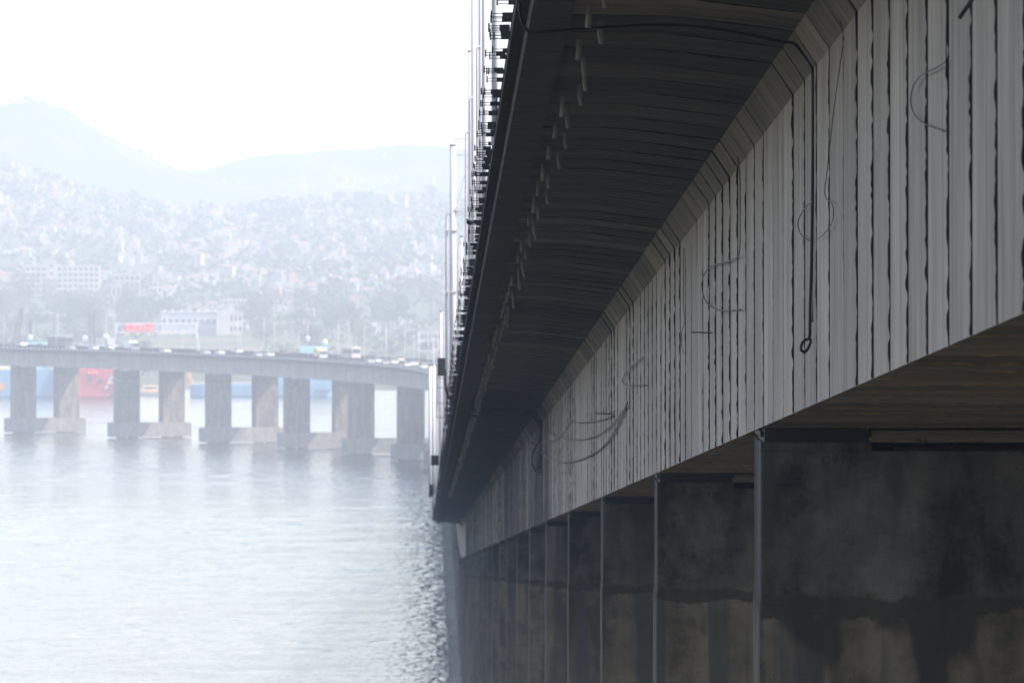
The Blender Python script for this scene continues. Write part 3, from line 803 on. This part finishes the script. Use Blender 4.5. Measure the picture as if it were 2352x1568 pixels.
c2 = 238.0; e = empty('ship', ((c2 - CX) * 4380 / F, 4380, 0), 0, 'red ship with a big white letter F on its side', 'ship')
hull(MB(), 25, 12, 9.6, 1, 0.3, 30, 0.94).build('hull', HR, e)
part_box(e, 'bridge_wing', M_POST, c2, 274, 312, 843, 868, -7.2, 2, 4380); part_box(e, 'deck_house', HR, c2, 175, 300, 838, 858, -5, 5, 4380)
part_box(e, 'wheelhouse', M_POST, c2, 185, 272, 792, 842, -4, 4, 4380); part_box(e, 'wheelhouse_window', GLASS, c2, 192, 264, 797, 802, -4.1, -3.9, 4380)
part_box(e, 'funnel', M_POST, c2, 248, 262, 776, 795, -2, 2, 4380)
radome(e, c2, 195, 777, 1.15, 4380); radome(e, c2, 243, 775, 1.25, 4380)
x, z = P6(211, 718, c2, 4380); lattice(e, 'mast', (x, 0, z - 14), (x, 0, z), 1.0, 0.8, RIG)
x, z = P6(218, 772, c2, 4380); lattice(e, 'aerial', (x, 0, z - 4), (x, 0, z), 0.25, 0.15, RIG, 4)
fm = MB(); X0, Z0 = P6(241, 893, c2, 4380); u = 4380 / F
def fq(a, b, c, d): fm.add([(X0 + p * u, -6.32, Z0 + q * u) for p, q in (a, b, c, d)], [(0, 1, 2, 3)])
fq((0, 0), (6, 0), (20, 30), (13, 30)); fq((13, 25), (14, 31), (36, 31), (31, 25)); fq((9, 12), (11, 18), (26, 18), (23, 12))
fo = fm.build('letter', M_POST, e); fo.modifiers.new('s', 'SOLIDIFY').thickness = 0.06
for (a, b, r_) in ((232, 873, 0.9), (209, 869, 0.7), (275, 877, 0.7), (257, 910, 1.0), (296, 908, 0.9)):
    x, z = P6(a, b, c2, 4380); MB().tube([(x, -6.5, z), (x, -5.9, z)], r_, 12).build('tyre_fender', RIG, e)
for a in (205, 214, 222, 251, 256):
    x, z = P6(a, 856 if a < 230 else 880, c2, 4380); MB().ball((x, -6.1, z), 0.55, 8).build('deck_light', simple('red_light_housing', (0.65, 0.15, 0.12)), e)

c3 = 605.0; e = empty('ship', ((c3 - CX) * 4400 / F, 4400, 0), 0, 'long low blue supply ship with a raised bow and yellow deck house', 'ship')
hull(MB(), 50, 12, 4.2, 3, 5.2, 24).build('hull', HB, e)
part_box(e, 'forecastle', HB, c3, 640, 762, 860, 895, -5.6, 5.6, 4400)
part_box(e, 'wheelhouse', CY_, c3, 690, 752, 795, 862, -4.5, 4.5, 4400); part_box(e, 'deck_house', YEL, c3, 700, 775, 822, 862, -4.8, 4.8, 4400)
part_box(e, 'handrail', M_POST, c3, 440, 640, 876, 880, -5.9, -5.8, 4400)
radome(e, c3, 707, 777, 1.0, 4400); radome(e, c3, 746, 786, 1.1, 4400)
x, z = P6(713, 752, c3, 4400); lattice(e, 'mast', (x, 0, z - 14), (x, 0, z), 0.45, 0.3, RIG)
x, z = P6(445, 878, c3, 4400); x2, z2 = P6(430, 852, c3, 4400); lattice(e, 'deck_crane', (x, 0, z - 2), (x2, 0, z2), 0.5, 0.3, ORG, 5)
x, z = P6(700, 885, c3, 4400)
c4 = 352.0; e = empty('workboat', ((c4 - CX) * 4420 / F, 4420, 0), 0, 'small white workboat with orange trim seen between two piers', 'boat')
hull(MB(), 9, 3.4, 1.5, 1, 0.6, 10).build('hull', simple('grey_hull', (0.35, 0.38, 0.4)), e)
MB().box(-3.4, 1.6, -1.3, 1.3, 1.5, 3.6).build('cabin', CRM, e); MB().box(-4.2, 3.4, -1.6, 1.6, 1.5, 1.75).build('trim', ORG, e)
MB().box(-3.0, 1.2, -1.34, -1.28, 2.5, 3.1).build('window', GLASS, e)

# ------------------------------------------------------------------ far viaduct: lamp posts, gantry, vehicles
s = 2140.0; k = 0
while s < S_END:
    for side, o in ((0, -13.2), (1, 13.2)):
        p, h = path(s + (20 if side else 0), o, 5.1)
        lamp('viaduct_lamp', p, h + (math.pi if side else 0), LV, 'slender white lamp post with one arm on the curving viaduct', 'lamp posts on the viaduct')
    s += 40
def deck_pt(px, o):
    """arc length on the viaduct whose lane (offset o) crosses column px"""
    lo, hi = 3201.0, S_END
    for _ in range(50):
        mid = (lo + hi) / 2; p, _h = path(mid, o); x = CX + p.x / p.y * F
        if x > px: lo = mid
        else: hi = mid
    return lo
s = deck_pt(358, 0.0); p, h = path(s, 0, 5.1)
g = empty('sign_gantry', p, h, 'white truss sign gantry spanning the viaduct with a red panel', 'sign gantry')
for sx in (-1, 1):
    lg = MB(); [lg.tube([(sx * (12.6 + (0.5 if dy else 0)), dy, 0), (sx * 12.0, dy * 0.6, 8.0)], 0.17, 6) for dy in (-0.7, 0.7)]; lg.build('leg', M_POST, g)
for z in (5.6, 8.0):
    for y in (-0.5, 0.5): MB().tube([(-12.4, y, z), (12.4, y, z)], 0.13, 6).build('chord', M_POST, g)
for y in (-0.5, 0.5):
    for k in range(12):
        x = -12 + k * 2
        MB().tube([(x, y, 5.6), (x + 1, y, 8.0), (x + 2, y, 5.6)], 0.08, 5).build('diagonal', M_POST, g)
for k in range(6): MB().box(-9.5 + k * 3.4, -8.6 + k * 3.4, -0.4, 0.4, 4.9, 5.35).build('lamp_box', YEL, g)
RED = simple('red_sign', (0.62, 0.03, 0.05), 0.5, 0.05)
sg = MB().box(-9.6, -0.6, -0.78, -0.66, 5.9, 7.9).build('sign_panel', RED, g)
def frame_rect(x0, x1, z0, z1, t=0.12):
    m = MB(); y0, y1 = -0.80, -0.782
    m.box(x0, x1, y0, y1, z0, z0 + t); m.box(x0, x1, y0, y1, z1 - t, z1); m.box(x0, x0 + t, y0, y1, z0 + t, z1 - t); m.box(x1 - t, x1, y0, y1, z0 + t, z1 - t)
    m.build('white_outline', M_POST, sg)
frame_rect(-9.1, -6.8, 6.3, 7.75); frame_rect(-6.5, -5.1, 6.3, 7.75); frame_rect(-5.1, -3.7, 6.3, 7.75)
sw = MB(); [sw.box(-3.3 + i * 0.28, -3.06 + i * 0.28, -0.80, -0.782, 6.5 + 0.15 * math.sin(i), 6.85 + 0.2 * math.sin(i * 1.9)) for i in range(7)]; sw.build('white_script', M_POST, sg)
MB().box(-0.5, 0.7, -0.74, -0.68, 6.6, 7.7).build('blue_panel', simple('blue_sign', (0.12, 0.30, 0.6)), g)

TYRE = simple('tyre_rubber', (0.02, 0.02, 0.02), 0.8)
PAINT = {k: simple('car_paint_' + k, c, 0.25, 0.03, 1.0, 0.6) for k, c in {'white': (0.8, 0.8, 0.8), 'silver': (0.5, 0.52, 0.55), 'black': (0.03, 0.03, 0.035), 'red': (0.5, 0.03, 0.03), 'beige': (0.6, 0.52, 0.4)}.items()}
car_body = [(-2.15, 0.35), (2.1, 0.35), (2.15, 0.75), (1.3, 0.95), (-2.05, 0.98), (-2.2, 0.7)]
car_cab = [(-1.75, 0.95), (0.95, 0.95), (0.25, 1.46), (-1.25, 1.48)]
def prism_x(poly, w):          # length along y, width along x
    m = MB(); n = len(poly); vs = [(-w / 2, a, z) for a, z in poly] + [(w / 2, a, z) for a, z in poly]
    fs = [(i, (i + 1) % n, n + (i + 1) % n, n + i) for i in range(n)] + [tuple(range(n - 1, -1, -1)), tuple(range(n, 2 * n))]
    return m.add(vs, fs)
wheel_me = MB().tube([(-0.11, 0, 0), (0.11, 0, 0)], 0.32, 12).mesh('wheel', TYRE)
cab_me = prism_x(car_cab, 1.5).mesh('cabin_glass', GLASS); roof_me = {}
body_me = {k: prism_x(car_body, 1.75).mesh('body', m) for k, m in PAINT.items()}
roof_me = {k: MB().box(-0.68, 0.68, -1.2, 0.2, 1.46, 1.51).mesh('car_roof', m) for k, m in PAINT.items()}
def car(px, o, colour, sc=1.0):
    s = deck_pt(px, o); p, h = path(s, o, 5.1)
    e = empty('car', p, h + (math.pi if o < 0 else 0), '%s car driving on the curving viaduct' % colour, 'car', 'cars on the viaduct'); e.scale = (sc,) * 3
    inst('body', body_me[colour], e); inst('cabin_glass', cab_me, e); inst('car_roof', roof_me[colour], e)
    for x in (-0.8, 0.8):
        for y in (-1.35, 1.35): inst('wheel', wheel_me, e, (x, y, 0.32))
for px, o, c in ((48, 9.0, 'silver'), (215, -4.0, 'white'), (250, 5.0, 'silver'), (380, -9.0, 'white'), (472, -9.0, 'silver'), (505, -5.2, 'white'), (592, -9.0, 'silver'), (618, -5.0, 'white'),
                 (850, -9.0, 'silver'), (868, -5.0, 'white'), (885, -9.5, 'silver'), (905, -5.0, 'white'), (918, 4.8, 'beige'), (935, -9.0, 'white'), (950, -5.0, 'white'), (650, 9.0, 'black'), (20, -9.0, 'black'), (162, -9, 'silver'), (545, 9.0, 'white'), (975, -9, 'white')):
    car(px, o, c, rnd.uniform(0.96, 1.08))
def bus(px, o, L, mat, label):
    s = deck_pt(px, o); p, h = path(s, o, 5.1); e = empty('bus', p, h + (math.pi if o < 0 else 0), label, 'bus')
    MB().box(-1.25, 1.25, -L / 2, L / 2, 0.45, 3.25, 0).build('body', mat, e)
    MB().box(-1.1, 1.1, -L / 2 + 0.2, L / 2 - 0.2, 3.25, 3.38).build('roof', M_POST, e)
    for sx in (-1, 1):
        for k in range(int(L / 1.6)): y = -L / 2 + 0.5 + k * 1.6; MB().box(sx * 1.27 - 0.02, sx * 1.27 + 0.02, y, y + 1.35, 1.5, 2.7).build('window', GLASS, e)
    MB().box(-1.1, 1.1, L / 2 - 0.02, L / 2 + 0.03, 1.4, 2.9).build('windscreen', GLASS, e); MB().box(-1.05, 1.05, -L / 2 - 0.03, -L / 2 + 0.02, 1.7, 2.8).build('rear_window', GLASS, e)
    for x in (-1.1, 1.1):
        for y in (-L * 0.3, L * 0.32): inst('wheel', wheel_me, e, (x, y, 0.5), scale=(1.4, 1.5, 1.5))
bus(806, 5.0, 12.5, simple('pink_grey_bus', (0.55, 0.48, 0.48), 0.35, 0.05), 'pale pinkish bus with a white roof on the viaduct')
bus(138, 9.0, 12.5, simple('dark_bus', (0.07, 0.08, 0.11), 0.35, 0.05), 'dark bus with a white roof on the viaduct behind the leftmost piers')
def truck(px, o, col, label, L=7.5):
    s = deck_pt(px, o); p, h = path(s, o, 5.1); e = empty('truck', p, h + (math.pi if o < 0 else 0), label, 'truck')
    MB().box(-1.15, 1.15, -L / 2, L / 2 - 2.2, 0.95, 3.1).build('cargo_box', col, e); MB().box(-1.1, 1.1, L / 2 - 2.05, L / 2, 0.5, 2.6, 0, 0.08).build('cab', M_POST, e)
    MB().box(-1.0, 1.0, L / 2 - 0.06, L / 2 + 0.02, 1.5, 2.3).build('windscreen', GLASS, e); MB().box(-0.5, 0.5, -L / 2, L / 2 - 0.2, 0.5, 0.94).build('chassis', M_STEEL, e)
    for x in (-0.95, 0.95):
        for y in (-L * 0.3, L * 0.34): inst('wheel', wheel_me, e, (x, y, 0.48), scale=(1.4, 1.5, 1.5))
truck(303, -5.0, PAINT['white'], 'white box van under the sign gantry on the viaduct', 6.5)
truck(736, -5.0, YEL, 'yellow truck on the viaduct near the supply ship')

# ------------------------------------------------------------------ tall white posts on the near deck edge
def near_post(name, s, px, top, rad, label, elbow=None, pipe_px=None, clamps=(), arm=None, cat='post', group='white posts along the deck edge'):
    k = F / s; base = soffit_z(s) + 4.9; x = (px - CX) / k
    ht = (CH + (CY - top) / k) - base
    e = empty(name, (x, s, base), 0, label, cat, group)
    m = MB(); m.smooth = True; m.tube([(0, 0, -0.1), (0, 0, ht * 0.5), (0, 0, ht)], rad, 14, 0, rad * 0.86); m.build('pole', M_POST, e)
    MB().box(-rad * 1.1, 1.3 - x if x < 1.2 else 0.1, -0.15, 0.15, -0.10, 0.08).build('base_bracket', M_POST, e)
    MB().tube([(0, 0, ht), (0, 0, ht + 0.05)], rad * 0.95, 12).build('cap', M_STEEL, e)
    if elbow is not None:
        q = (pipe_px - px) / k; ze = CH + (CY - elbow) / k - base; r_ = abs(q) * 0.9
        pts = [(q, -0.05, -0.1), (q, -0.05, ze - r_)] + [(q - math.copysign(r_, q) * (1 - math.cos(a)), -0.05, ze - r_ + r_ * math.sin(a)) for a in (0.3, 0.65, 1.0, 1.35, 1.57)] + [(0, -0.05, ze)]
        m = MB(); m.smooth = True; m.tube(pts, max(0.035, rad * 0.42), 10); m.build('conduit', M_POST, e)
    for c in clamps:
        zc = CH + (CY - c) / k - base; q = (pipe_px - px) / k
        MB().box(min(q, 0) - rad * 0.7, rad * 1.3, -rad * 1.1, rad * 1.1, zc - 0.035, zc + 0.035).build('clamp', M_GALV, e)
    if arm is not None:
        za = CH + (CY - arm[0]) / k - base; xa = arm[1] / k
        MB().box(0, xa, -0.12, 0.12, za - 0.12, za + 0.12).build('cross_arm', M_POST, e)
        MB().tube([(0.2 * xa, 0, za + 0.1), (xa * 0.95, 0, za + 2.2)], 0.03, 6).build('stay', M_POST, e)
        MB().tube([(0.05, 0, za + 3.4), (xa, 0, za + 3.4)], 0.02, 6).build('tie_rod', M_GALV, e)
        MB().tube([(0.05, 0, ht - 0.4), (xa * 1.3, 0, ht - 0.45)], 0.025, 6).build('tie_rod', M_GALV, e)
        MB().tube([(xa * 0.12, -0.14, za + 0.14), (xa * 0.26, -0.14, za + 0.3), (xa * 0.4, -0.14, za + 0.14)], 0.035, 6).build('shackle', M_GALV, e)
    return e
near_post('white_post', 590, 1040, 335, 0.155, 'thick white post with a strapped side pipe and cross arm on the deck edge', 488, 1026, (530, 670), (490, 36), 'post')
near_post('white_post', 470, 1078, 120, 0.06, 'slim white post with an elbowed pipe just behind the cross arm post', 303, 1070, (), None)
near_post('white_post', 380, 1088, -80, 0.085, 'white post with bent side pipe standing by the deck edge brackets', 225, 1080, ())
near_post('white_post', 320, 1104, -300, 0.06, 'slim white post with a high elbowed pipe at the deck edge', 108, 1096, ())
near_post('white_post', 262, 1112, -400, 0.05, 'plain thin white post at the deck edge brackets', None, None, ())
near_post('white_post', 205, 1136, -600, 0.05, 'plain thin white post next to the deck edge, tallest in view', None, None, ())
near_post('white_post', 540, 1060, 545, 0.05, 'short white post with an elbowed pipe between two taller posts', 555, 1053, ())
near_post('white_post', 930, 1013, 716, 0.12, 'white post with a round lamp behind the thick cross arm post', 725, 1019, ())
near_post('white_post', 1110, 996, 838, 0.16, 'pair of white posts low at the far end of the deck edge', None, None, ())
near_post('white_post', 1190, 988, 840, 0.16, 'white post beside the dark sign box at the end of the slope', None, None, ())
# dark cabinets and a caged ladder
def cabinet(label, s, a, b, c, d):
    k = F / s; x0, x1 = (a - CX) / k, (b - CX) / k; z0, z1 = CH + (CY - d) / k, CH + (CY - c) / k
    e = empty('control_cabinet', ((x0 + x1) / 2, s, z0), 0, label, 'cabinet', 'dark cabinets on the deck edge'); wd = (x1 - x0) / 2; h = z1 - z0
    MB().box(-wd, wd, -0.2, 0.2, 0, h).build('case', M_STEEL, e); MB().box(-wd * 0.9, wd * 0.9, -0.215, -0.2, h * 0.03, h * 0.48).build('door', M_RUBBER, e); MB().box(-wd * 0.9, wd * 0.9, -0.215, -0.2, h * 0.52, h * 0.97).build('door', M_RUBBER, e)
    MB().box(wd, wd + 0.45, -0.03, 0.03, h * 0.45, h * 0.52).build('bracket', M_GALV, e)
cabinet('black two door cabinet above the caged ladder on the deck edge', 600, 1005, 1023, 822, 863)
cabinet('small black box at the deck edge below the caged ladder', 800, 990, 1008, 1045, 1068)
cabinet('narrow black box near the lowest end of the sloping deck edge', 1060, 986, 995, 1112, 1140)
k = F / 600.0
e = empty('ladder', ((1012 - CX) / k, 600, CH + (CY - 960) / k), 0, 'thin black open ladder hanging under the two door cabinet', 'ladder')
for px in (1003, 1021): MB().tube([((px - 1012) / k, 0, 0), ((px - 1012) / k, 0, 97 / k)], 0.014, 6).build('rail', M_STEEL, e)
for py in (958, 925, 890, 868): MB().tube([(-9 / k, 0, (960 - py) / k), (9 / k, 0, (960 - py) / k)], 0.014, 6).build('rung', M_STEEL, e)

# ------------------------------------------------------------------ cables and wires
def section_cable(label, s, pts, r, dy=0.0, name='cable', group=None, mat=None):
    k = F / s; m = MB(); m.smooth = True
    P = [Vector(((a - CX) / k, s + dy * i, CH + (CY - b) / k)) for i, (a, b) in enumerate(pts)]
    P = smooth_pts(P); m.tube([p - P[0] for p in P], r, 8)
    o = m.build(name, mat or M_CABLE, None, P[0]); return tag(o, label, 'cable', group)
def smooth_pts(P, n=5):
    out = []
    for i in range(len(P) - 1):
        p0, p1, p2, p3 = P[max(0, i - 1)], P[i], P[i + 1], P[min(len(P) - 1, i + 2)]
        for j in range(n):
            t = j / n; out.append(0.5 * ((2 * p1) + (p2 - p0) * t + (2 * p0 - 5 * p1 + 4 * p2 - p3) * t * t + (3 * p1 - p0 - 3 * p2 + p3) * t ** 3))
    out.append(P[-1]); return out
def web_wire(label, pts, r, name='wire', out=0.055, cat='wire', group='loose wires on the girder web'):
    P = []
    for a, b in pts:
        X = 4.6 - out; Y = X * F / (a - CX); P.append(Vector((X, Y, CH + (CY - b) * Y / F)))
    P = smooth_pts(P, 6); m = MB(); m.smooth = True; m.tube([p - P[0] for p in P], r, 6)
    o = m.build(name, M_CABLE, None, P[0]); return tag(o, label, cat, group)
cb = section_cable('thick black cable crossing the deck soffit and hanging down the web to a loop', 153.0,
    [(1192, -30), (1194, 30), (1203, 60), (1222, 75), (1270, 72), (1380, 64), (1500, 58), (1600, 62), (1700, 77), (1790, 96), (1822, 100), (1845, 125), (1862, 150), (1867, 175), (1867, 300), (1866, 450), (1864, 600), (1861, 700), (1860, 772)], 0.019, 0.0)
lp = section_cable('teardrop rope loop tied to the end of the hanging black cable', 152.8, [(1860, 765), (1859, 775), (1862, 784), (1852, 806), (1842, 806), (1840, 796), (1846, 783), (1862, 777)], 0.017, 0.0, 'rope_loop')
cb2 = section_cable('second thin cable hanging beside the thick black one', 153.4, [(1820, 98), (1840, 112), (1862, 142), (1871, 172), (1872, 300), (1871, 480), (1869, 560), (1868, 680), (1866, 740)], 0.010)
for i, (dx, dyy, r_) in enumerate(((0, 0, 0.05), (7, 4, 0.045), (-5, 7, 0.04))):
    section_cable(['thickest cable of the bundle bending from the deck edge down the web', 'middle cable of the bundle bending from the deck edge down the web', 'lowest cable of the bundle bending from the deck edge down the web'][i], 512.0 + i * 0.2,
        [(1023, 848), (1023, 885), (1031, 912), (1050, 928 + dyy), (1080, 934 + dyy), (1120, 932 + dyy), (1170, 936 + dyy), (1205, 939 + dyy), (1230 + dx, 950 + dyy), (1243 + dx, 975), (1246 + dx, 1010), (1243 + dx, 1050), (1238 + dx, 1078)], r_, 0, 'cable', 'cable bundle over the soffit')
section_cable('black cable coil hanging at the foot of the cable bundle', 511.5, [(1243, 1005), (1226, 1035), (1222, 1060), (1230, 1080), (1244, 1082), (1248, 1070)], 0.03, 0, 'cable_coil')
section_cable('black cable slung under the deck edge between cabinet and bundle', 520.0, [(1056, 930), (1075, 950), (1100, 956), (1125, 945), (1145, 930)], 0.03)
web_wire('curved wire hook hanging free on the nearest pale panels', [(2176, -20), (2174, 60), (2173, 125), (2171, 142), (2150, 156), (2115, 175), (2097, 200), (2092, 235), (2100, 262), (2125, 285), (2170, 302)], 0.006)
web_wire('long thin wire slanting down from the haunch beside the thick cable', [(1900, -10), (1922, 30), (1936, 80), (1935, 110), (1925, 180), (1912, 280), (1900, 390), (1895, 430), (1897, 455), (1912, 470), (1913, 505), (1895, 535), (1878, 548)], 0.006)
web_wire('S shaped wire loop across the heavily stained joints', [(1690, 340), (1699, 400), (1700, 480), (1699, 575), (1690, 592), (1665, 603), (1632, 612), (1618, 630), (1612, 655), (1618, 685), (1632, 703), (1655, 713), (1702, 711)], 0.009)
web_wire('half circle wire loop beside the thick hanging cable', [(1868, 462), (1850, 476), (1836, 500), (1833, 520), (1842, 542), (1864, 556)], 0.007)
web_wire('small wire hook on the panels beyond the S shaped loop', [(1478, 820), (1455, 838), (1436, 858), (1430, 876), (1440, 884), (1485, 884)], 0.012)
web_wire('deep sagging wire slung between web hooks near the cable bundle', [(1441, 925), (1425, 965), (1395, 1015), (1350, 1048), (1300, 1061), (1262, 1052), (1225, 1022), (1195, 985)], 0.022)
web_wire('shallow sagging wire above the deep sagging one', [(1440, 930), (1410, 970), (1370, 1000), (1320, 1010), (1275, 1000), (1250, 985)], 0.016)
web_wire('uppermost wire strung from the steel bar towards the cable bundle', [(1408, 955), (1370, 967), (1330, 970), (1310, 968), (1290, 1000), (1262, 1014), (1225, 1012)], 0.016)
web_wire('thin wire trailing down the pale panels left of the short bar', [(1571, 570), (1570, 700), (1573, 740), (1565, 765), (1566, 800), (1573, 812)], 0.007)
def bar(label, s, a, b, r):
    k = F / s; p, q = [Vector(((x - CX) / k, s, CH + (CY - y) / k)) for x, y in (a, b)]
    m = MB(); m.tube([Vector((0, 0, 0)), (q - p) * 0.5, q - p], r, 8); tag(m.build('steel_bar', M_STEEL, None, p), label, 'steel bar')
bar('short steel bar sticking out of the pale web panels', 207.5, (1587, 763), (1637, 764), 0.010)
bar('steel bar sticking out of the web above the sagging wires', 318.0, (1367, 949), (1410, 950), 0.014)
bar('thick slanted steel bar sticking out at the top of the nearest panels', 108.0, (2203, 43), (2238, -8), 0.018)

# ------------------------------------------------------------------ haze over the bay
hz = MB().box(-12000, 12000, -12000, 12000, -7.5, 230).build('haze', [])
hm = bpy.data.materials.new('haze_air'); hm.use_nodes = True; ht = hm.node_tree; ht.nodes.clear()
ho = ht.nodes.new('ShaderNodeOutputMaterial'); pv = ht.nodes.new('ShaderNodeVolumePrincipled')
pv.inputs['Color'].default_value = (0.68, 0.825, 1.0, 1); pv.inputs['Density'].default_value = HAZE_DENSITY; pv.inputs['Anisotropy'].default_value = 0.0
ht.links.new(pv.outputs[0], ho.inputs['Volume']); hz.data.materials.append(hm)
tag(hz, 'pale bluish haze over the bay', 'haze', kind='stuff')
